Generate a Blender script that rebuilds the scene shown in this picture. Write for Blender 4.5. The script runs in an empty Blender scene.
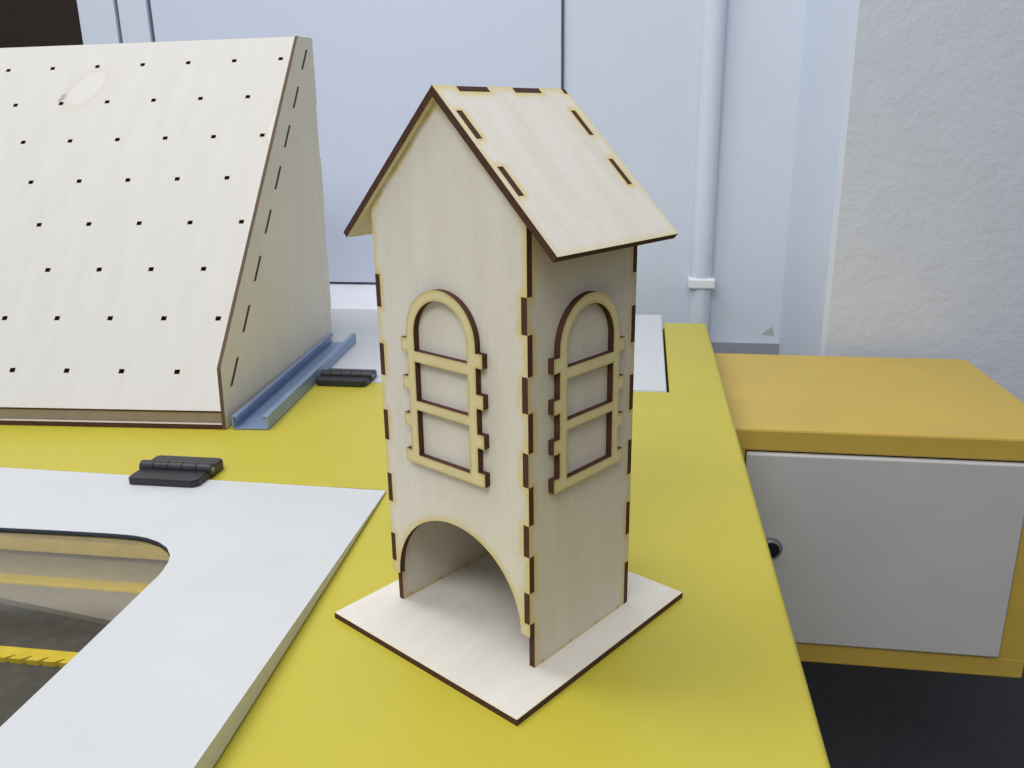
import bpy, bmesh, math, random
from mathutils import Vector, Matrix
from mathutils.geometry import tessellate_polygon, delaunay_2d_cdt

S = 0.0075            # one model unit (the plywood is 0.4 units = 3 mm thick) in metres
T = 0.4               # plywood thickness
scene = bpy.context.scene
C = scene.collection
random.seed(4)


# ----------------------------------------------------------------- materials
def new_mat(name):
    m = bpy.data.materials.new(name)
    m.use_nodes = True
    nt = m.node_tree
    for n in list(nt.nodes):
        nt.nodes.remove(n)
    out = nt.nodes.new('ShaderNodeOutputMaterial')
    b = nt.nodes.new('ShaderNodeBsdfPrincipled')
    nt.links.new(b.outputs[0], out.inputs[0])
    return m, nt, b


def N(nt, kind, **kw):
    n = nt.nodes.new('ShaderNode' + kind)
    for k, v in kw.items():
        setattr(n, k, v)
    return n


def ramp(nt, fac, stops):
    r = N(nt, 'ValToRGB')
    el = r.color_ramp.elements
    while len(el) > 1:
        el.remove(el[-1])
    el[0].position, el[0].color = stops[0][0], stops[0][1]
    for p, c in stops[1:]:
        e = el.new(p)
        e.color = c
    nt.links.new(fac, r.inputs[0])
    return r.outputs[0]


def mix(nt, fac, a, b, mode='MIX'):
    m = N(nt, 'MixRGB', blend_type=mode)
    if isinstance(fac, (int, float)):
        m.inputs[0].default_value = fac
    else:
        nt.links.new(fac, m.inputs[0])
    for i, v in ((1, a), (2, b)):
        if isinstance(v, tuple):
            m.inputs[i].default_value = v
        else:
            nt.links.new(v, m.inputs[i])
    return m.outputs[0]


def math_n(nt, op, a, b=0.0):
    m = N(nt, 'Math', operation=op)
    for i, v in ((0, a), (1, b)):
        if isinstance(v, (int, float)):
            m.inputs[i].default_value = v
        else:
            nt.links.new(v, m.inputs[i])
    return m.outputs[0]


def srgb(r, g, b):
    def f(c):
        c /= 255.0
        return c / 12.92 if c <= 0.04045 else ((c + 0.055) / 1.055) ** 2.4
    return (f(r), f(g), f(b), 1.0)


def set_spec(b, v):
    for k in ('Specular IOR Level', 'Specular'):
        if k in b.inputs:
            b.inputs[k].default_value = v
            return


def noise(nt, vec, scale, detail=4.0, rough=0.55, mapping=None):
    n = N(nt, 'TexNoise')
    n.inputs['Scale'].default_value = scale
    n.inputs['Detail'].default_value = detail
    n.inputs['Roughness'].default_value = rough
    if mapping:
        mp = N(nt, 'Mapping')
        mp.inputs['Scale'].default_value = mapping
        nt.links.new(vec, mp.inputs['Vector'])
        vec = mp.outputs[0]
    nt.links.new(vec, n.inputs['Vector'])
    return n.outputs[0]


def bump(nt, b, h, strength, dist):
    bp = N(nt, 'Bump')
    bp.inputs['Strength'].default_value = strength
    bp.inputs['Distance'].default_value = dist
    nt.links.new(h, bp.inputs['Height'])
    nt.links.new(bp.outputs[0], b.inputs['Normal'])


def plywood(name, light, dark, scorch, knots=()):
    m, nt, b = new_mat(name)
    uv = N(nt, 'UVMap').outputs[0]
    fine = noise(nt, uv, 1.0, 5, 0.6, (9.0, 0.7, 1))
    fleck = noise(nt, uv, 1.0, 3, 0.6, (5.0, 2.2, 1))
    broad = noise(nt, uv, 1.0, 2, 0.5, (0.55, 0.09, 1))
    f = math_n(nt, 'ADD', math_n(nt, 'MULTIPLY', fine, 0.25), math_n(nt, 'MULTIPLY', broad, 0.45))
    f = math_n(nt, 'ADD', f, math_n(nt, 'MULTIPLY', fleck, 0.30))
    col = ramp(nt, f, [(0.34, dark), (0.62, light)])
    for (kx, ky, rx, ry, rot, tone) in knots:      # oval veneer patches with a darker outline
        mp = N(nt, 'Mapping', vector_type='TEXTURE')
        mp.inputs['Location'].default_value = (kx, ky, 0)
        mp.inputs['Rotation'].default_value = (0, 0, rot)
        mp.inputs['Scale'].default_value = (rx, ry, 1)
        nt.links.new(uv, mp.inputs['Vector'])
        ln = N(nt, 'VectorMath', operation='LENGTH')
        nt.links.new(mp.outputs[0], ln.inputs[0])
        d = ln.outputs['Value']
        inside = math_n(nt, 'LESS_THAN', d, 1.0)
        halo = ramp(nt, math_n(nt, 'MULTIPLY', d, 0.5), [(0.40, (0, 0, 0, 1)), (0.49, (0.8, 0.8, 0.8, 1)), (0.51, (1, 1, 1, 1)), (0.62, (0.45, 0.45, 0.45, 1)), (0.9, (0, 0, 0, 1))])
        col = mix(nt, math_n(nt, 'MULTIPLY', halo, 0.36), col, srgb(192, 178, 156))
        col = mix(nt, math_n(nt, 'MULTIPLY', inside, 0.6), col, tone)
    at = N(nt, 'Attribute', attribute_name='burn')
    patch = noise(nt, uv, 1.0, 2, 0.5, (1.1, 1.1, 1))
    bf = math_n(nt, 'MULTIPLY', at.outputs['Fac'], math_n(nt, 'ADD', math_n(nt, 'MULTIPLY', patch, 1.3), 0.15))
    bn = N(nt, 'Clamp')
    nt.links.new(bf, bn.inputs[0])
    col = mix(nt, bn.outputs[0], col, scorch)
    nt.links.new(col, b.inputs['Base Color'])
    b.inputs['Roughness'].default_value = 0.62
    set_spec(b, 0.25)
    bump(nt, b, fine, 0.12, 0.0003)
    return m


def simple(name, col, rough=0.5, metal=0.0, spec=0.5, vary=0.06, scale=40.0, bump_s=0.0, bump_scale=400.0, bump_d=0.0004):
    m, nt, b = new_mat(name)
    tc = N(nt, 'TexCoord').outputs['Object']
    n = noise(nt, tc, scale, 3, 0.55)
    dk = tuple(c * (1 - vary) for c in col[:3]) + (1,)
    lt = tuple(min(1, c * (1 + vary)) for c in col[:3]) + (1,)
    nt.links.new(ramp(nt, n, [(0.3, dk), (0.7, lt)]), b.inputs['Base Color'])
    b.inputs['Roughness'].default_value = rough
    b.inputs['Metallic'].default_value = metal
    set_spec(b, spec)
    if bump_s:
        bump(nt, b, noise(nt, tc, bump_scale, 3, 0.6), bump_s, bump_d)
    return m


M_PLY = plywood('birch_plywood', srgb(226, 221, 212), srgb(214, 207, 195), srgb(214, 194, 112))
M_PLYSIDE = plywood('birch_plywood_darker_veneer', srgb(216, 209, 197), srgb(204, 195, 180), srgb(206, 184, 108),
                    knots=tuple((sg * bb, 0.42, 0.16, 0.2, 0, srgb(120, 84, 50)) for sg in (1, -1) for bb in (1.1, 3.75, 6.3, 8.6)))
M_FRAME = plywood('scorched_thin_plywood', srgb(222, 211, 168), srgb(212, 198, 148), srgb(194, 170, 100))
M_STAND = plywood('pale_plywood', srgb(205, 202, 198), srgb(198, 195, 189), srgb(200, 188, 162),
                  knots=((-31.55, 47.1, 0.3, 0.75, -0.3, srgb(112, 100, 84)), (-28.7, 48.7, 1.85, 3.2, -0.5, srgb(207, 204, 199)), (-0.9, 42.2, 1.7, 3.6, -0.1, srgb(211, 208, 202))))
M_STANDSIDE = plywood('pale_plywood_side', srgb(226, 219, 202), srgb(218, 210, 192), srgb(188, 168, 136))
M_BROWN = plywood('dark_plywood', srgb(158, 144, 126), srgb(146, 132, 114), srgb(140, 122, 100))
M_EDGE = simple('laser_burnt_edge', srgb(80, 55, 46), 0.75, spec=0.15, vary=0.25, scale=900)
M_EDGE2 = simple('laser_burnt_edge_pale', srgb(98, 80, 67), 0.75, spec=0.15, vary=0.2, scale=900)
M_YELLOW = simple('yellow_powder_coat', srgb(190, 178, 58), 0.42, spec=0.45, vary=0.03, scale=12, bump_s=0.12, bump_scale=900, bump_d=0.0002)
M_YELLOW2 = simple('amber_yellow_powder_coat', srgb(200, 170, 76), 0.45, spec=0.45, vary=0.04, scale=14, bump_s=0.12, bump_scale=900, bump_d=0.0002)
M_WHITE = simple('white_powder_coat', srgb(203, 205, 206), 0.38, spec=0.5, vary=0.02, scale=16, bump_s=0.12, bump_scale=900, bump_d=0.0002)
M_DOORW = simple('grey_white_powder_coat', srgb(196, 195, 196), 0.45, spec=0.4, vary=0.03, scale=16, bump_s=0.1, bump_scale=900, bump_d=0.0002)
M_BLACK = simple('black_hinge_plastic', srgb(38, 38, 42), 0.42, spec=0.5, vary=0.1, scale=200)
M_STEEL = simple('bright_steel', srgb(150, 152, 158), 0.4, metal=0.6)
M_LOCK = simple('black_lock_core', srgb(24, 30, 32), 0.25, spec=0.6)
M_ZINC = simple('zinc_plated_steel', srgb(138, 157, 190), 0.42, metal=0.3, vary=0.08, scale=60)
M_WALL = simple('painted_wall', srgb(208, 217, 231), 0.7, spec=0.25, vary=0.015, scale=6, bump_s=0.15, bump_scale=60, bump_d=0.0015)
M_PLASTER = simple('rough_painted_plaster', srgb(206, 212, 224), 0.8, spec=0.2, vary=0.02, scale=20, bump_s=0.4, bump_scale=85, bump_d=0.0025)
M_PANEL = simple('white_door_leaf', srgb(206, 215, 233), 0.45, spec=0.4, vary=0.01, scale=4)
M_SILLW = simple('white_sill_paint', srgb(232, 234, 240), 0.5, vary=0.02)
M_GREY = simple('grey_ledge_paint', srgb(150, 153, 163), 0.7, spec=0.2, vary=0.04)
M_GAP = simple('shadow_gap_rubber', srgb(96, 102, 112), 0.8, spec=0.1)
M_DARKPANE = simple('dark_window_film', srgb(48, 40, 36), 0.6, spec=0.15, vary=0.05)
M_UNDERSHADE = simple('painted_cabinet_shade', srgb(84, 84, 92), 0.7, spec=0.2, vary=0.06)  # shade below the side cabinet, put into the colour
M_FLOOR = simple('dark_floor', srgb(52, 52, 56), 0.6, spec=0.3, vary=0.12, scale=8)
M_BED = simple('dark_machine_bed', srgb(88, 86, 80), 0.6, spec=0.3, vary=0.2, scale=120)
M_SHELF = simple('dusty_grey_plate', srgb(206, 192, 150), 0.6, spec=0.3, vary=0.08, scale=60)
M_SHELF2 = simple('grey_metal_plate', srgb(158, 150, 138), 0.6, spec=0.3, vary=0.08, scale=60)
M_GASKET = simple('black_gasket', srgb(66, 70, 80), 0.6, spec=0.3)
M_RAILY = simple('yellow_inner_rail', srgb(234, 206, 66), 0.5, spec=0.3, vary=0.08, scale=80)
M_CHIP = simple('bare_plaster_chip', srgb(176, 184, 180), 0.85, spec=0.1)


def glass_mat():
    m = bpy.data.materials.new('lid_glass')
    m.use_nodes = True
    nt = m.node_tree
    nt.nodes.clear()
    out = nt.nodes.new('ShaderNodeOutputMaterial')
    tr = N(nt, 'BsdfTransparent')
    tr.inputs[0].default_value = (0.97, 0.97, 0.95, 1)
    gl = N(nt, 'BsdfGlossy')
    gl.inputs['Roughness'].default_value = 0.08
    fr = N(nt, 'Fresnel')
    fr.inputs[0].default_value = 1.5
    mx = N(nt, 'MixShader')
    geo = N(nt, 'NewGeometry')
    front = math_n(nt, 'MULTIPLY', math_n(nt, 'SUBTRACT', 1.0, geo.outputs['Backfacing']), 1.7)
    nt.links.new(math_n(nt, 'MULTIPLY', fr.outputs[0], front), mx.inputs[0])
    nt.links.new(tr.outputs[0], mx.inputs[1])
    nt.links.new(gl.outputs[0], mx.inputs[2])
    nt.links.new(mx.outputs[0], out.inputs[0])
    return m


M_GLASS = glass_mat()


# ------------------------------------------------------------------- helpers
def link(o, parent=None):
    C.objects.link(o)
    if parent:
        o.parent = parent
    return o


def tag(o, label=None, cat=None, group=None, kind=None):
    if label:
        o['label'] = label
    if cat:
        o['category'] = cat
    if group:
        o['group'] = group
    if kind:
        o['kind'] = kind
    return o


def thing(name, loc, rz, label, cat):
    o = bpy.data.objects.new(name, None)
    o.location = Vector(loc) * S
    o.rotation_euler = (0, 0, rz)
    o.empty_display_size = 0.02
    link(o)
    return tag(o, label, cat)


def finish(bm, name, mats, parent=None, smooth=False):
    bmesh.ops.recalc_face_normals(bm, faces=bm.faces[:])
    for v in bm.verts:
        v.co *= S
    me = bpy.data.meshes.new(name)
    bm.to_mesh(me)
    bm.free()
    for m in (mats if isinstance(mats, (list, tuple)) else [mats]):
        me.materials.append(m)
    if smooth:
        for p in me.polygons:
            p.use_smooth = True
    return link(bpy.data.objects.new(name, me), parent)


def box(bm, x0, x1, y0, y1, z0, z1, mi=0, bev=0.0, seg=2):
    vs = [bm.verts.new((x, y, z)) for z in (z0, z1) for y in (y0, y1) for x in (x0, x1)]
    fs = []
    for idx in ((0, 2, 3, 1), (4, 5, 7, 6), (0, 1, 5, 4), (2, 6, 7, 3), (0, 4, 6, 2), (1, 3, 7, 5)):
        f = bm.faces.new([vs[i] for i in idx])
        f.material_index = mi
        fs.append(f)
    if bev:
        es = list({e for f in fs for e in f.edges})
        bmesh.ops.bevel(bm, geom=es, offset=bev, segments=seg, affect='EDGES', profile=0.5)
    return fs


def boxobj(name, dims, mat, parent=None, bev=0.0, seg=2):
    bm = bmesh.new()
    box(bm, *dims, bev=bev, seg=seg)
    return finish(bm, name, mat, parent)


def cyl(bm, p0, p1, r, n=20, mi=0, r1=None):
    p0, p1 = Vector(p0), Vector(p1)
    ax = (p1 - p0).normalized()
    a = ax.orthogonal().normalized()
    c = ax.cross(a)
    r1 = r if r1 is None else r1
    A = [bm.verts.new(p0 + (a * math.cos(t) + c * math.sin(t)) * r) for t in [2 * math.pi * i / n for i in range(n)]]
    B = [bm.verts.new(p1 + (a * math.cos(t) + c * math.sin(t)) * r1) for t in [2 * math.pi * i / n for i in range(n)]]
    fs = []
    for i in range(n):
        f = bm.faces.new((A[i], A[(i + 1) % n], B[(i + 1) % n], B[i]))
        f.smooth = True
        fs.append(f)
    fs.append(bm.faces.new(A[::-1]))
    fs.append(bm.faces.new(B))
    for f in fs[-2:]:
        for e in f.edges:
            e.smooth = False
    for f in fs:
        f.material_index = mi


def prism(bm, pts, z0, z1, mi=0, axes=None):
    """polygon (u,v) extruded from w=z0 to z1; axes maps (u,v,w) to xyz"""
    ax = axes or (lambda u, v, w: (u, v, w))
    A = [bm.verts.new(ax(u, v, z0)) for u, v in pts]
    B = [bm.verts.new(ax(u, v, z1)) for u, v in pts]
    n = len(pts)
    fs = [bm.faces.new(A[::-1]), bm.faces.new(B)]
    for i in range(n):
        fs.append(bm.faces.new((A[i], A[(i + 1) % n], B[(i + 1) % n], B[i])))
    for f in fs:
        f.material_index = mi
    return fs


def seg_dist(p, a, b):
    ax, ay = a
    dx, dy = b[0] - ax, b[1] - ay
    l2 = dx * dx + dy * dy
    t = 0 if l2 == 0 else max(0, min(1, ((p[0] - ax) * dx + (p[1] - ay) * dy) / l2))
    return math.hypot(p[0] - ax - t * dx, p[1] - ay - t * dy)


def inside(p, loops):
    c = False
    for lp in loops:
        n = len(lp)
        for i in range(n):
            (x0, y0), (x1, y1) = lp[i], lp[(i + 1) % n]
            if (y0 > p[1]) != (y1 > p[1]) and p[0] < (x1 - x0) * (p[1] - y0) / (y1 - y0) + x0:
                c = not c
    return c


def plate(name, parent, outline, holes, O, ex, ey, t, mats, burn=0.35, long_burn=0.55, hole_burn=1.0):
    """laser-cut plywood plate: veneer faces = material 0, cut edges = material 1.
    Vertex attribute 'burn' is the scorch left by the laser: 1 at the cut, 0 at the distance 'burn'
    from it; short cuts (fingers, slots) scorch more than long straight ones."""
    O, ex, ey = Vector(O), Vector(ex), Vector(ey)
    ez = ex.cross(ey).normalized()
    loops = [outline] + list(holes)
    flat, edges, segs = [], [], []
    for li, lp in enumerate(loops):
        k, n = len(flat), len(lp)
        flat += [Vector(p) for p in lp]
        for i in range(n):
            edges.append((k + i, k + (i + 1) % n))
            a, b = lp[i], lp[(i + 1) % n]
            L = math.hypot(b[0] - a[0], b[1] - a[1])
            segs.append((a, b, (1.0 if L < 4.2 else long_burn) * (hole_burn if li else 1.0)))
    nb = len(flat)

    def strength(p):
        best = 0.0
        for a, b, w in segs:
            d = seg_dist(p, a, b)
            if d < burn:
                best = max(best, w * (1 - d / burn))
        return best

    extra = []
    for a, b, w in segs:
        L = math.hypot(b[0] - a[0], b[1] - a[1])
        if L < 1e-4:
            continue
        nx, ny = -(b[1] - a[1]) / L, (b[0] - a[0]) / L
        m = max(1, int(L / (burn * 1.2)))
        for off in ((0.45, 1.0) if w * burn > 0.11 else (1.0,)):
            o = off * burn
            for sgn in (1, -1):
                for q in range(m + 1):
                    s_ = q / m
                    p = (a[0] + (b[0] - a[0]) * s_ + nx * o * sgn, a[1] + (b[1] - a[1]) * s_ + ny * o * sgn)
                    if not inside(p, loops):
                        continue
                    if min(seg_dist(p, c0, c1) for c0, c1, _ in segs) < 0.8 * o:
                        continue
                    extra.append(Vector(p))
    verts, _, faces, ov, _, _ = delaunay_2d_cdt(flat + extra, edges, [], 1, 1e-5)
    where = {}
    for i, src in enumerate(ov):
        for q in src:
            where[q] = i
    bm = bmesh.new()
    bl = bm.verts.layers.float.new('burn')
    uvl = bm.loops.layers.uv.new('UVMap')
    st_ = [strength(v) for v in verts]
    side = []
    for w in (0.0, t):
        vs = [bm.verts.new((v.x, v.y, w)) for v in verts]
        for v, b in zip(vs, st_):
            v[bl] = b
        side.append(vs)
        for tri in faces:
            idx = list(tri)
            a, b, c = (verts[i] for i in idx[:3])
            if not inside(((a.x + b.x + c.x) / 3, (a.y + b.y + c.y) / 3), loops):
                continue
            ccw = (b.x - a.x) * (c.y - a.y) - (b.y - a.y) * (c.x - a.x) > 0
            if ccw != (w > 0):
                idx.reverse()
            bm.faces.new([vs[i] for i in idx]).material_index = 0
    for a, b in edges:
        a, b = where[a], where[b]
        if a != b:
            try:
                bm.faces.new((side[0][a], side[0][b], side[1][b], side[1][a])).material_index = 1
            except ValueError:
                pass
    for v in [v for v in bm.verts if not v.link_faces]:
        bm.verts.remove(v)
    for f in bm.faces:
        for l in f.loops:
            l[uvl].uv = (l.vert.co.x, l.vert.co.y)
    for v in bm.verts:
        v.co = O + ex * v.co.x + ey * v.co.y + ez * v.co.z
    return finish(bm, name, mats, parent)


def arc(cx, cy, r, a0, a1, n):
    return [(cx + r * math.cos(math.radians(a0 + (a1 - a0) * i / n)), cy + r * math.sin(math.radians(a0 + (a1 - a0) * i / n))) for i in range(n + 1)]


# --------------------------------------------------------------- the setting
def structure(o):
    o['kind'] = 'structure'
    return o


FLOOR_Z = -100.0
TOP = 190.0
structure(boxobj('floor', (-700, 700, -900, 125, FLOOR_Z - 4, FLOOR_Z), M_FLOOR))
structure(boxobj('wall_back', (-170, 34, 111, 125, FLOOR_Z, TOP), M_WALL))
structure(boxobj('baseboard_back', (-8, 29.9, 110.4, 111, FLOOR_Z, -7.9), [M_GREY]))
structure(boxobj('shade_panel_right', (34.25, 420, 92.7, 93.3, FLOOR_Z, -37), [M_UNDERSHADE]))  # added dark panel: painted shade on the unlit wall under the cabinet
bm = bmesh.new()     # splayed reveal between the recess and the rough wall
prism(bm, [(29.8, 111), (29.9, 110.6), (33.5, 93.6), (34.2, 93.35), (34.2, 125), (29.8, 125)], FLOOR_Z, TOP)
structure(finish(bm, 'trim_7', M_WALL))
structure(boxobj('wall_right', (34.2, 420, 93.3, 125, FLOOR_Z, TOP), M_PLASTER))
structure(boxobj('door_1', (-81.9, -9.15, 110.2, 111, 2.2, 150), M_PANEL))
bm = bmesh.new()     # thin dark joint around the door leaf
box(bm, -9.15, -8.75, 110.6, 111, 1.7, 150)
box(bm, -82.6, -81.9, 110.6, 111, 1.7, 150)
box(bm, -81.9, -9.15, 110.6, 111, 1.75, 2.2)
structure(finish(bm, 'trim_1', M_GAP))
bm = bmesh.new()
box(bm, -88.1, -82.6, 109.8, 111, 1.7, 150, bev=0.2)
structure(finish(bm, 'trim_2', M_WALL))
bm = bmesh.new()
box(bm, -88.8, -88.1, 110.6, 111, 1.7, 150)
structure(finish(bm, 'trim_3', M_GAP))
bm = bmesh.new()
box(bm, -95.9, -88.8, 109.8, 111, 1.7, 150, bev=0.2)
structure(finish(bm, 'trim_4', M_WALL))
bm = bmesh.new()
box(bm, -150, -95.9, 110.3, 111, 12, 150)
structure(finish(bm, 'window_1', M_DARKPANE))
bm = bmesh.new()     # sloping white sill below the door leaf
prism(bm, [(111, 1.7), (110.4, 1.7), (97.6, -0.6), (97.5, -14), (111, -14)], -160, -8.8, axes=lambda u, v, w: (w, u, v))
structure(finish(bm, 'trim_5', M_SILLW))

bm = bmesh.new()
cyl(bm, (15.6, 110.0, FLOOR_Z), (15.6, 110.0, TOP), 1.85, 32)
pipe = finish(bm, 'wall_pipe', M_WALL)
tag(pipe, 'white painted vertical pipe running up the back wall in the recess', 'pipe')
bm = bmesh.new()
box(bm, 13.4, 18.0, 107.9, 111, 2.2, 4.0, bev=0.3)
finish(bm, 'pipe_clip', M_SILLW, pipe)

bm = bmesh.new()
prism(bm, [(26.8, -6.2), (28.9, -6.5), (28.6, -4.8)], 110.93, 111.0, axes=lambda u, v, w: (u, w, v))
structure(finish(bm, 'trim_6', M_CHIP))

# ------------------------------------------------------------- laser machine
mc = thing('laser_cutter', (0, 0, 0), 0, 'large yellow laser cutting machine with white lids, carrying the plywood house', 'machine')
XL, XR, YF, YB = -85.0, 15.62, -75.0, 91.0
bm = bmesh.new()
R = 0.45
prof = [(XR - R + R * math.sin(math.radians(a)), -R + R * math.cos(math.radians(a))) for a in range(0, 91, 15)]
# right strip with a rounded long edge
prism(bm, [(9.1, -0.9), (9.1, 0)] + prof + [(XR, FLOOR_Z + 4), (XR - 0.8, FLOOR_Z + 4), (XR - 0.8, -0.9)], YF, YB, axes=lambda u, v, w: (u, w, v))
box(bm, -16.6, 9.1, YF, 24.0, -0.9, 0)
box(bm, XL, 9.1, 24.2, 54.9, -0.9, 0)
box(bm, XL, -16.6, 24.0, 24.2, -0.9, -0.1)
box(bm, -16.6, 9.1, 24.0, 24.2, -0.9, 0)
box(bm, XL, XL + 3, YF, 24.0, -0.9, 0)
box(bm, XL + 3, -16.6, YF, -60, -0.9, 0)
box(bm, XL, XL + 3, 54.9, YB, -0.9, 0)
box(bm, XL, XL + 0.8, YF, YB, FLOOR_Z + 4, -0.9)
box(bm, XL, XR, YF - 0.8, YF, FLOOR_Z + 4, 0)
box(bm, XL, XR, YB - 0.6, YB, FLOOR_Z + 4, -0.9)
housing = finish(bm, 'housing', M_YELLOW, mc)
for fx, fy in ((XL + 6, YF + 6), (XR - 6, YF + 6), (XL + 6, YB - 6), (XR - 6, YB - 6)):
    bm = bmesh.new()
    cyl(bm, (fx, fy, FLOOR_Z), (fx, fy, FLOOR_Z + 1.2), 3.2, 20)
    cyl(bm, (fx, fy, FLOOR_Z + 1.2), (fx, fy, FLOOR_Z + 4.2), 1.2, 20)
    finish(bm, 'foot', M_BLACK, mc)


def lidz(y):
    return 0.14 + (23.9 - y) * 0.0395


# front lid: outline and window opening in the tilted lid plane
outer = [(-15.71, 23.61), (-15.5, 17.5), (-14.52, -10.89), (-13.3, -46.0), (-13.8, -47.0), (-80.0, -47.0), (-81.0, -46.0), (-81.0, 24.9)]
hole = [(-72.0, 11.0), (-70.5, 12.0), (-68.0, 12.3), (-43.54, 12.25), (-38.5, 12.4), (-34.3, 12.45), (-32.2, 12.36), (-30.93, 12.08), (-29.71, 11.55), (-28.6, 10.76), (-27.7, 9.65), (-27.23, 8.6), (-26.95, 7.49), (-26.79, 6.5),
        (-26.21, -2.72), (-25.85, -9.58), (-24.9, -29.0), (-25.6, -31.5), (-28.0, -32.6), (-68.0, -32.0), (-71.0, -31.0), (-72.5, -28.0)]
bm = bmesh.new()
tris = tessellate_polygon([[Vector((x, y, 0)) for x, y in outer], [Vector((x, y, 0)) for x, y in hole]])
allp = outer + hole
topv = [bm.verts.new((x, y, lidz(y))) for x, y in allp]
botv = [bm.verts.new((x, y, min(0.16, lidz(y) - 0.09) if i < len(outer) else lidz(y) - 0.4)) for i, (x, y) in enumerate(allp)]
for tri in tris:
    bm.faces.new([topv[i] for i in tri])
    bm.faces.new([botv[i] for i in tri][::-1])
rim = []
for base, n in ((0, len(outer)), (len(outer), len(hole))):
    for i in range(n):
        a, b = base + i, base + (i + 1) % n
        f = bm.faces.new((topv[a], topv[b], botv[b], botv[a]))
        if base:
            f.material_index = 1
bm.normal_update()
es = [e for e in bm.edges if len(e.link_faces) == 2 and e.verts[0] in topv and e.verts[1] in topv and
      {e.verts[0].index, e.verts[1].index} and any(abs(f.normal.z) < 0.3 for f in e.link_faces) and any(abs(f.normal.z) > 0.7 for f in e.link_faces)
      and not any(f.material_index == 1 for f in e.link_faces)]
bmesh.ops.bevel(bm, geom=es, offset=0.06, segments=2, affect='EDGES', profile=0.5)
lid = finish(bm, 'front_lid', [M_WHITE, M_GASKET], mc)
lid['label'] = 'white tilted front lid with a rounded window'
bm = bmesh.new()
vs = [bm.verts.new((x, y, lidz(y) - d)) for d in (0.24, 0.36) for x, y in hole]
n = len(hole)
bm.faces.new(vs[:n])
bm.faces.new(vs[n:][::-1])
for i in range(n):
    bm.faces.new((vs[i], vs[(i + 1) % n], vs[n + (i + 1) % n], vs[n + i]))
finish(bm, 'window_pane', M_GLASS, lid)

# things seen through the lid window
boxobj('back_rail', (-80, -17, 21.6, 23.9, -6.9, -5.5), M_RAILY, mc, bev=0.08)
boxobj('inner_wall', (-80, -17, 23.3, 23.9, -5.5, -0.95), M_SHELF2, mc)
boxobj('rear_plate', (-80, -17, 19.4, 23.6, -8.6, -8.0), M_SHELF, mc)
boxobj('guide_bar', (-80, -17, 18.0, 19.3, -8.9, -7.9), M_RAILY, mc, bev=0.08)
bm = bmesh.new()
prism(bm, [(-80, 18.0), (-17, 18.0), (-17, 11.2), (-36, 13.7), (-48.3, 15.8), (-80, 20.0 - 4.0)], -8.7, -8.15)
finish(bm, 'drip_plate', M_SHELF2, mc)
boxobj('work_bed', (-80, -17, -58, 18, -10.4, -8.72), M_BED, mc)
bm = bmesh.new()
pts = [(-80, 9.6), (-17, 9.6), (-17, 8.2)]
x = -17.6
while x > -79:
    pts += [(x - 0.1, 8.2), (x + 0.2, 8.7), (x + 0.0, 8.7), (x - 0.5, 8.2)]
    x -= 1.4
pts += [(-80, 8.2)]
prism(bm, pts, -8.72, -8.3)
finish(bm, 'ruler_bar', M_RAILY, mc)

# rear hatch
bm = bmesh.new()
fs = []
v = {}
for k, (xx, yy, zz) in enumerate([(-80, 55.15, 0.05), (8.78, 55.15, 0.05), (8.75, 96.6, 0.05), (-80, 96.6, 0.05)]):
    v[k] = bm.verts.new((xx, yy, zz))
    v[k + 4] = bm.verts.new((xx, yy, zz - 0.95))
bm.faces.new((v[0], v[1], v[2], v[3]))
bm.faces.new((v[7], v[6], v[5], v[4]))
for k in range(4):
    bm.faces.new((v[k], v[k + 4], v[(k + 1) % 4 + 4], v[(k + 1) % 4]))
bmesh.ops.bevel(bm, geom=bm.edges[:], offset=0.12, segments=2, affect='EDGES')
hatch = finish(bm, 'rear_hatch', M_WHITE, mc)
hatch['label'] = 'white rear hatch behind the plywood house'


def hinge(x0, x1, yf, yb, yc, zl, zr):
    """black plastic hinge: knuckle barrel (the part) with two leaves and a steel pin"""
    bm = bmesh.new()
    z = max(zl, zr) + 0.72
    nk = 5
    w = (x1 - x0) / nk
    for i in range(nk):
        cyl(bm, (x0 + i * w + 0.04, yc, z), (x0 + (i + 1) * w - 0.04, yc, z), 0.56, 20)
    cyl(bm, (x0 + 0.03, yc, z), (x1 - 0.03, yc, z), 0.46, 16)
    h = finish(bm, 'hinge', M_BLACK, mc)
    for (a, b, zb, front) in ((yf, yc - 0.25, zl, True), (yc + 0.25, yb, zr, False)):
        bm = bmesh.new()
        inset = 0.9
        zt = z + (0.12 if not front else -0.02)
        if front:
            pts = [(x0 + 0.1, b), (x0 + 0.1, a + 0.35), (x0 + 0.45, a), (x1 - 0.6, a), (x1 - 0.15, a + 0.5), (x1 - 0.15, b)]
        else:
            pts = [(x0 + 0.1, a), (x1 - 0.1, a), (x1 - 0.1, b - 0.3), (x1 - 0.4, b), (x0 + 0.4, b), (x0 + 0.1, b - 0.3)]
        prism(bm, pts, zb, zt)
        bm.normal_update()
        bmesh.ops.bevel(bm, geom=bm.edges[:], offset=0.09, segments=2, affect='EDGES')
        finish(bm, 'leaf', M_BLACK, h)
    bm = bmesh.new()
    cyl(bm, (x1 - 0.05, yc, z), (x1 + 0.06, yc, z), 0.22, 16)
    finish(bm, 'pin', M_STEEL, h)
    return h


hinge(-39.1, -32.2, 22.0, 27.2, 24.75, 0.15, 0.0)['label'] = 'black hinge on the front lid'
hinge(-33.6, -27.0, 52.8, 57.7, 55.4, 0.0, 0.06)['label'] = 'black hinge on the rear hatch'

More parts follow.
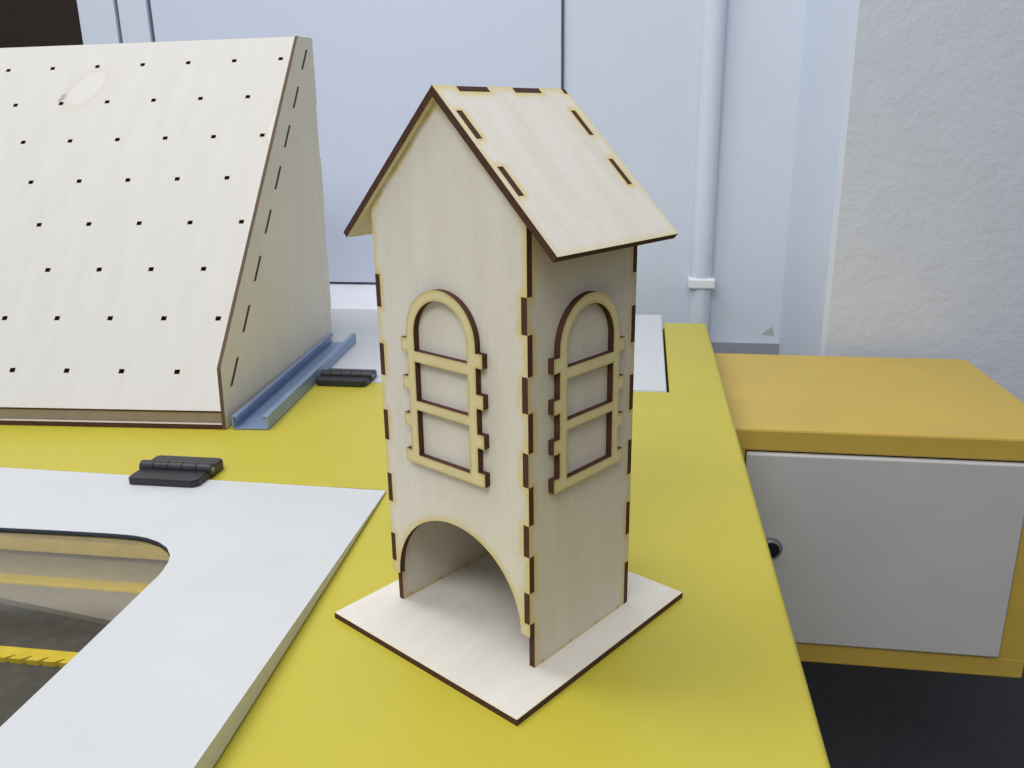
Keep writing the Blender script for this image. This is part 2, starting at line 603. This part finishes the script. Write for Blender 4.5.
# -------------------------------------------------------------- side cabinet
sc = thing('side_cabinet', (34.5, 74, -35.4), 0, 'low amber yellow wall cabinet with grey-white door to the right of the machine', 'cabinet')
ox, oy, oz = 34.5, 74, -35.4
bm = bmesh.new()
cx0, cx1, cy0, cy1, cz0, cz1 = 15.66, 52.8, 55.3, 89.4, -35.25, -4.2


def sbox(bm, a, b, c, d, e, f, **k):
    box(bm, a - ox, b - ox, c - oy, d - oy, e - oz, f - oz, **k)


sbox(bm, cx0, cx1 + 0.8, cy0, cy1, -7.0, cz1, bev=0.3)           # top
sbox(bm, cx0, cx1, cy0, cy1, cz0, cz0 + 2.7, bev=0.2)       # bottom
sbox(bm, 49.8, cx1, cy0 + 0.02, cy1, cz0 + 2.6, -6.9)        # right side
sbox(bm, cx0, 18.2, cy0 + 0.02, cy1, cz0 + 2.6, -6.9)        # left side
sbox(bm, cx0, cx1, cy1 - 0.8, cy1, cz0 + 1, -6.0)            # back
finish(bm, 'body', M_YELLOW2, sc)
bm = bmesh.new()
sbox(bm, 18.35, 49.6, 54.8, 56.0, -32.25, -7.2, bev=0.18)
door = finish(bm, 'door', M_DOORW, sc)
bm = bmesh.new()
c = Vector((21.9 - ox, 54.8 - oy, -19.2 - oz))
cyl(bm, c, c + Vector((0, -0.35, 0)), 1.35, 28)
cyl(bm, c + Vector((0, -0.35, 0)), c + Vector((0, -0.75, 0)), 1.2, 28, 0, 1.05)
lk = finish(bm, 'lock', M_STEEL, door)
bm = bmesh.new()
cyl(bm, c + Vector((0, -0.75, 0)), c + Vector((0, -0.85, 0)), 0.95, 28)
bm2 = finish(bm, 'lock_core', M_LOCK, lk)
# depth is three levels at most: the core belongs to the door
bm2.parent = door

# ------------------------------------------------------------ plywood stand
A3 = math.radians(3.25)
st = thing('display_stand', (-37.1, 36.85, 0.06), A3, 'large sloped pale plywood stand with rows of small square holes', 'stand')
PLS = [M_STANDSIDE, M_EDGE2]   # veneer, cut edge
ang = math.atan2(1.0, 0.9443)
ds = Vector((0, math.cos(ang), math.sin(ang)))
sn = math.sin(ang)
ZR = [(37.3, 39.87), (32.5, 35.1), (27.84, 30.4), (23.1, 25.65), (18.4, 20.9), (13.6, 16.1), (8.8, 11.3), (4.0, 6.5)]
side_outline = [(0.05, 0.0), (0.42, 6.54), (33.3, 41.3), (39.0, 41.5), (38.85, 33), (38.45, 33), (38.35, 26), (38.75, 26), (38.6, 19), (38.2, 19), (38.1, 12), (38.45, 12), (38.2, 5), (37.8, 5), (37.7, 0.0)]
slots = []
hw = 0.24 / sn
for z0, z1 in ZR:
    f = lambda z: 0.9443 * z - 1.571 + 0.25
    slots.append([(f(z0) - hw, z0), (f(z0) + hw, z0), (f(z1) + hw, z1), (f(z1) - hw, z1)])
plate('side_panel', st, side_outline, slots, (-T, 0, 0), (0, 1, 0), (0, 0, 1), T, PLS, burn=0.12)
plate('side_panel', st, side_outline, [], (-70, 0, 0), (0, 1, 0), (0, 0, 1), T, PLS, burn=0.12)
b_out = [(-69.6, 2.65), (-T, 2.65)]
for z0, z1 in reversed(ZR):
    d0, d1 = z0 / sn, z1 / sn
    b_out += [(-T, d0), (-0.02, d0), (-0.02, d1), (-T, d1)]
b_out += [(-T, 57.35), (-69.6, 56.0)]
holes = []
ROWD = [7.2, 13.87, 20.45, 27.03, 33.65, 40.26, 46.8, 53.3]
for k, d in enumerate(ROWD):
    x0 = -6.45 if k % 2 == 0 else -3.3
    j = 0
    while x0 - 6.3 * j > -66:
        xx = x0 + 0.15 - 6.28 * j
        dd = d * (1 + 0.00052 * (xx + 3.3))
        j += 1
        holes.append([(xx - 0.3, dd - 0.27), (xx + 0.3, dd - 0.27), (xx + 0.3, dd + 0.27), (xx - 0.3, dd + 0.27)])
sb = plate('sloped_board', st, b_out, holes, (0, -1.571, 0), (1, 0, 0), ds, T, [M_STAND, M_EDGE], burn=0.1)
# plate() puts the veneer face t in front of the measured plane: move it back by the thickness
for vtx in sb.data.vertices:
    vtx.co -= Vector((0, -math.sin(ang), math.cos(ang))) * T * S
plate('bottom_board', st, [(-69.6, 0.05), (-T, 0.05), (-T, 37.2), (-69.6, 37.2)], [], (0, 0, 0.0), (1, 0, 0), (0, 1, 0), T + 0.1, [M_STANDSIDE, M_EDGE], burn=0.12)
plate('front_board', st, [(-69.6, T + 0.12), (-T, T + 0.12), (-T, 2.3), (-69.6, 2.3)], [], (0, 1.0, 0), (1, 0, 0), (0, 0, 1), T, [M_BROWN, M_EDGE2], burn=0.12)
plate('back_board', st, [(-69.6, 0.6), (-T, 0.6), (-T, 41.0), (-69.6, 41.0)], [], (0, 37.6, 0), (1, 0, 0), (0, 0.029, 1), T, PLS, burn=0.12)

# ---------------------------------------------------------------- zinc rail
rl = thing('steel_rail', (-36.4, 37.0, 0.06), math.radians(4.4), 'blue-grey zinc C-channel rail lying beside the plywood stand', 'rail')
W_, H_, th, lp = 3.85, 1.45, 0.12, 0.55
prof = [(0, 0), (W_, 0), (W_, H_), (W_ - lp, H_), (W_ - lp, H_ - 0.35), (W_ - lp + th, H_ - 0.35), (W_ - lp + th, H_ - th), (W_ - th, H_ - th), (W_ - th, th),
        (th, th), (th, H_ - th), (lp - th, H_ - th), (lp - th, H_ - 0.35), (lp, H_ - 0.35), (lp, H_), (0, H_)]
bm = bmesh.new()
prism(bm, prof, 0, 36.5, axes=lambda u, v, w: (u, w, v + 0.01))
chan = finish(bm, 'channel', M_ZINC, rl)

# ------------------------------------------------------------- plywood house
HROT = -0.57647451
ho = thing('wooden_house', (0, 0, 0.01), HROT, 'tall laser-cut plywood toy house with a gabled roof and arched windows', 'model house')
PW = [M_PLY, M_EDGE]
W, D = 11.75, 9.7
AP = W / 2
tanr = math.tan(math.radians(44.33))
cosr, sinr = math.cos(math.radians(44.33)), math.sin(math.radians(44.33))
ZRIDGE = 32.26
Z0 = 0.39
X = lambda a: -a      # local x runs to the right, the front wall runs left from the front corner
roof_top = lambda a: ZRIDGE - abs(a - AP) * tanr
roof_bot = lambda a: roof_top(a) - T / cosr

plate('base_plate', ho, [(-13.57, -3.56), (2.15, -3.6), (2.15, 13.05), (-13.57, 13.05)], [], (0, 0, 0.0), (1, 0, 0), (0, 1, 0), Z0, PW, burn=0.12)

FING = [(3.4, 5.36), (7.6, 9.5), (11.75, 13.7), (15.92, 17.9), (20.12, 22.06)]   # tabs of the side walls
SLOPE_TABS = [(1.79, 3.74), (5.61, 7.55)]


def gable_outline(arch):
    """outline in (x, z) counter-clockwise seen from the front, starting at the lower left"""
    p = []
    zb = 2.6 if arch else Z0
    p.append((X(W), zb))
    if arch:
        cz, r = 2.6, 5.2
        p += [(X(AP) + r * math.cos(math.radians(t)), cz + r * math.sin(math.radians(t)) * 0.99) for t in [180 - 180 * i / 40 for i in range(41)]][0:]
    p.append((X(0), zb))
    for z0, z1 in FING:
        p += [(X(0), z0), (X(T), z0), (X(T), z1), (X(0), z1)]
    e = 0.02
    # right slope going up, with tabs through the roof
    def sl(side, s, off):
        # s: distance from ridge along the slope on the top surface; off: depth below the top surface
        a = AP - side * (s * cosr)
        z = ZRIDGE - s * sinr
        return (X(a) - side * off * sinr * 1.0, z - off * cosr)
    p.append((X(0), roof_bot(0) - e))
    for s0, s1 in reversed(SLOPE_TABS):
        p += [sl(1, s1 - 0.02, T + e), sl(1, s1 - 0.02, 0.03), sl(1, s0 + 0.02, 0.03), sl(1, s0 + 0.02, T + e)]
    p.append((X(AP), roof_bot(AP) - e))
    for s0, s1 in SLOPE_TABS:
        p += [sl(-1, s0 + 0.02, T + e), sl(-1, s0 + 0.02, 0.03), sl(-1, s1 - 0.02, 0.03), sl(-1, s1 - 0.02, T + e)]
    p.append((X(W), roof_bot(W) - e))
    for z0, z1 in reversed(FING):
        p += [(X(W), z1), (X(W - T), z1), (X(W - T), z0), (X(W), z0)]
    return p


# plates are given with O at the inner face and grow outwards along ex x ey
fw = plate('front_wall', ho, gable_outline(True), [], (0, T, 0), (1, 0, 0), (0, 0, 1), T, PW, burn=0.5)
# back wall: mirrored so that its outer face looks backwards
bo = [(-x_, z_) for x_, z_ in gable_outline(False)][::-1]
plate('back_wall', ho, bo, [], (0, D - T, 0), (-1, 0, 0), (0, 0, 1), T, PW, burn=0.5)


def side_outline_h():
    p = [(T, Z0), (D - T, Z0)]
    for z0, z1 in FING:
        p += [(D - T, z0), (D, z0), (D, z1), (D - T, z1)]
    zt = roof_bot(0) - 0.03
    p += [(D - T, zt), (T, zt)]
    for z0, z1 in reversed(FING):
        p += [(T, z1), (0, z1), (0, z0), (T, z0)]
    return p


plate('side_wall', ho, side_outline_h(), [], (X(T), 0, 0), (0, 1, 0), (0, 0, 1), T, [M_PLYSIDE, M_EDGE], burn=0.5)
plate('side_wall', ho, [(-y_, z_) for y_, z_ in side_outline_h()][::-1], [], (X(W - T), 0, 0), (0, -1, 0), (0, 0, 1), T, [M_PLYSIDE, M_EDGE], burn=0.5)

# roof boards in (b, s) coordinates: u along the ridge, v down the slope
EB0, EB1, SL = -0.38, 10.08, 11.34
RT = [(1.3, 3.6), (5.64, 7.9)]
slot = lambda b0, b1, s0, s1: [(b0, -s1), (b1, -s1), (b1, -s0), (b0, -s0)]
rslots = [slot(0.0, T + 0.02, *s) for s in SLOPE_TABS] + [slot(D - T - 0.02, D, *s) for s in SLOPE_TABS]
ro = [(EB0, -SL), (EB1 + 0.3, -SL), (EB1 + 0.3, -T - 0.02), (9.98, -T - 0.02), (9.98, 0)]
for b0, b1 in reversed(RT):
    ro += [(b1, 0), (b1, -T - 0.02), (b0, -T - 0.02), (b0, 0)]
ro += [(EB0, 0)]
ev = Vector((-cosr, 0, sinr))                 # up the right slope
O = Vector((X(AP), 0, ZRIDGE))
n_r = Vector((0, 1, 0)).cross(ev)             # outward normal of the right board
O_r = O - n_r.normalized() * T
plate('roof_panel', ho, ro, rslots, O_r, (0, 1, 0), ev, T, [M_PLY, M_EDGE], burn=0.5)
# left board: ends below the right one, its tabs fill the notches along the ridge
ev2 = Vector((cosr, 0, sinr))
lo = [(-(EB1 + 0.3), -SL), (-EB0, -SL), (-EB0, -T)]
for b0, b1 in RT:
    lo += [(-b0 - 0.02, -T), (-b0 - 0.02, -0.03), (-b1 + 0.02, -0.03), (-b1 + 0.02, -T)]
lo += [(-10.0, -T), (-10.0, -0.03), (-(EB1 + 0.3), -0.03)]
n_l = Vector((0, -1, 0)).cross(ev2)
O_l = O - n_l.normalized() * T
lsl = [[(-b1, -s1), (-b0, -s1), (-b0, -s0), (-b1, -s0)] for (b0, b1) in ((0.0, T + 0.02), (D - T - 0.02, D)) for (s0, s1) in SLOPE_TABS]
plate('roof_panel', ho, lo, lsl, O_l, (0, -1, 0), ev2, T, [M_PLY, M_EDGE], burn=0.5)


def window_outline():
    """centred on x=0, bottom at z=0: arched frame with square lugs left and right"""
    w2, wt = 2.74, 3.24
    lugs = [(0, 0.8), (2.26, 3.06), (4.54, 5.34), (6.82, 7.62)]
    p = []
    p += [(-wt, 0), (wt, 0)]
    for z0, z1 in lugs:
        if z0 > 0:
            p += [(w2, z0), (wt, z0)]
        p += [(wt, z1), (w2, z1)]
    p += arc(0, 7.95, w2, 0, 180, 36)
    for z0, z1 in reversed(lugs):
        p += [(-w2, z1), (-wt, z1)]
        if z0 > 0:
            p += [(-wt, z0), (-w2, z0)]
    return p


i2 = 2.1
whole = [[(-i2, 0.58), (i2, 0.58), (i2, 3.42), (-i2, 3.42)],
         [(-i2, 3.98), (i2, 3.98), (i2, 6.32), (-i2, 6.32)],
         [(-i2, 6.96), (i2, 6.96)] + arc(0, 7.98, i2, 0, 180, 32)]
g1 = plate('window_frame', ho, window_outline(), whole, (X(6.06), -0.01, 11.1), (1, 0, 0), (0, 0, 1), T, [M_FRAME, M_EDGE], burn=0.2)
g2 = plate('window_frame', ho, window_outline(), whole, (0.01, 4.87, 10.96), (0, 1, 0), (0, 0, 1), T, [M_FRAME, M_EDGE], burn=0.2)

# ------------------------------------------------------------------ lighting
def area(name, loc, target, size, size_y, power, col=(1, 1, 1)):
    l = bpy.data.lights.new(name, 'AREA')
    l.shape = 'RECTANGLE'
    l.size, l.size_y = size * S, size_y * S
    l.energy = power
    l.color = col
    o = bpy.data.objects.new(name, l)
    o.location = Vector(loc) * S
    d = (Vector(target) - Vector(loc)).normalized()
    o.rotation_euler = d.to_track_quat('-Z', 'Y').to_euler()
    link(o)
    return o


area('ceiling_lamp', (-75, 25, 185), (-10, 25, 0), 60, 160, 11.5, (0.99, 0.99, 1.0))
area('ceiling_lamp_front', (-30, -130, 185), (0, 20, 0), 160, 60, 13.0, (0.99, 0.99, 1.0))
w = bpy.data.worlds.new('World')
scene.world = w
w.use_nodes = True
bg = w.node_tree.nodes['Background']
area('added_interior_fill', (-45, 15.5, -1.3), (-45, 17.5, -9), 56, 1.5, 0.055)  # added fill light without a lamp body, brightens parts behind the lid window
wnt = w.node_tree
wtc = N(wnt, 'TexCoord')
wsp = N(wnt, 'SeparateXYZ')
wnt.links.new(wtc.outputs['Generated'], wsp.inputs[0])
# the unseen rest of the workshop: bright ceiling overhead, dimmer far walls, dark floor
wcol = ramp(wnt, math_n(wnt, 'ADD', math_n(wnt, 'MULTIPLY', wsp.outputs[2], 0.5), 0.5),
            [(0.40, (0.05, 0.05, 0.052, 1)), (0.52, (0.38, 0.39, 0.41, 1)), (0.75, (0.52, 0.54, 0.57, 1)), (1.0, (0.62, 0.64, 0.67, 1))])
wnt.links.new(wcol, bg.inputs[0])
bg.inputs[1].default_value = 0.8

# -------------------------------------------------------------------- camera
cam = bpy.data.cameras.new('camera')
cam.sensor_width = 36.0
cam.sensor_fit = 'HORIZONTAL'
cam.lens = 847.4516 / 1024 * 36.0
cam.clip_start = 0.01
cam.clip_end = 50
co = bpy.data.objects.new('camera', cam)
r = Vector((0.98824267, 0.1522540849, -0.0139686304)).normalized()
u = Vector((-0.0317046354, 0.293445015, 0.95545007)).normalized()
f = r.cross(u) * -1
mat = Matrix((r, u, -f)).transposed().to_4x4()
mat.translation = Vector((5.69256, -41.0744, 30.403876)) * S
co.matrix_world = mat
link(co)
scene.camera = co

vs_ = scene.view_settings
scene.display_settings.display_device = 'sRGB'
vs_.view_transform = 'Standard'
vs_.look = 'None'
vs_.exposure = 0.0
vs_.gamma = 1.0
vs_.use_curve_mapping = False
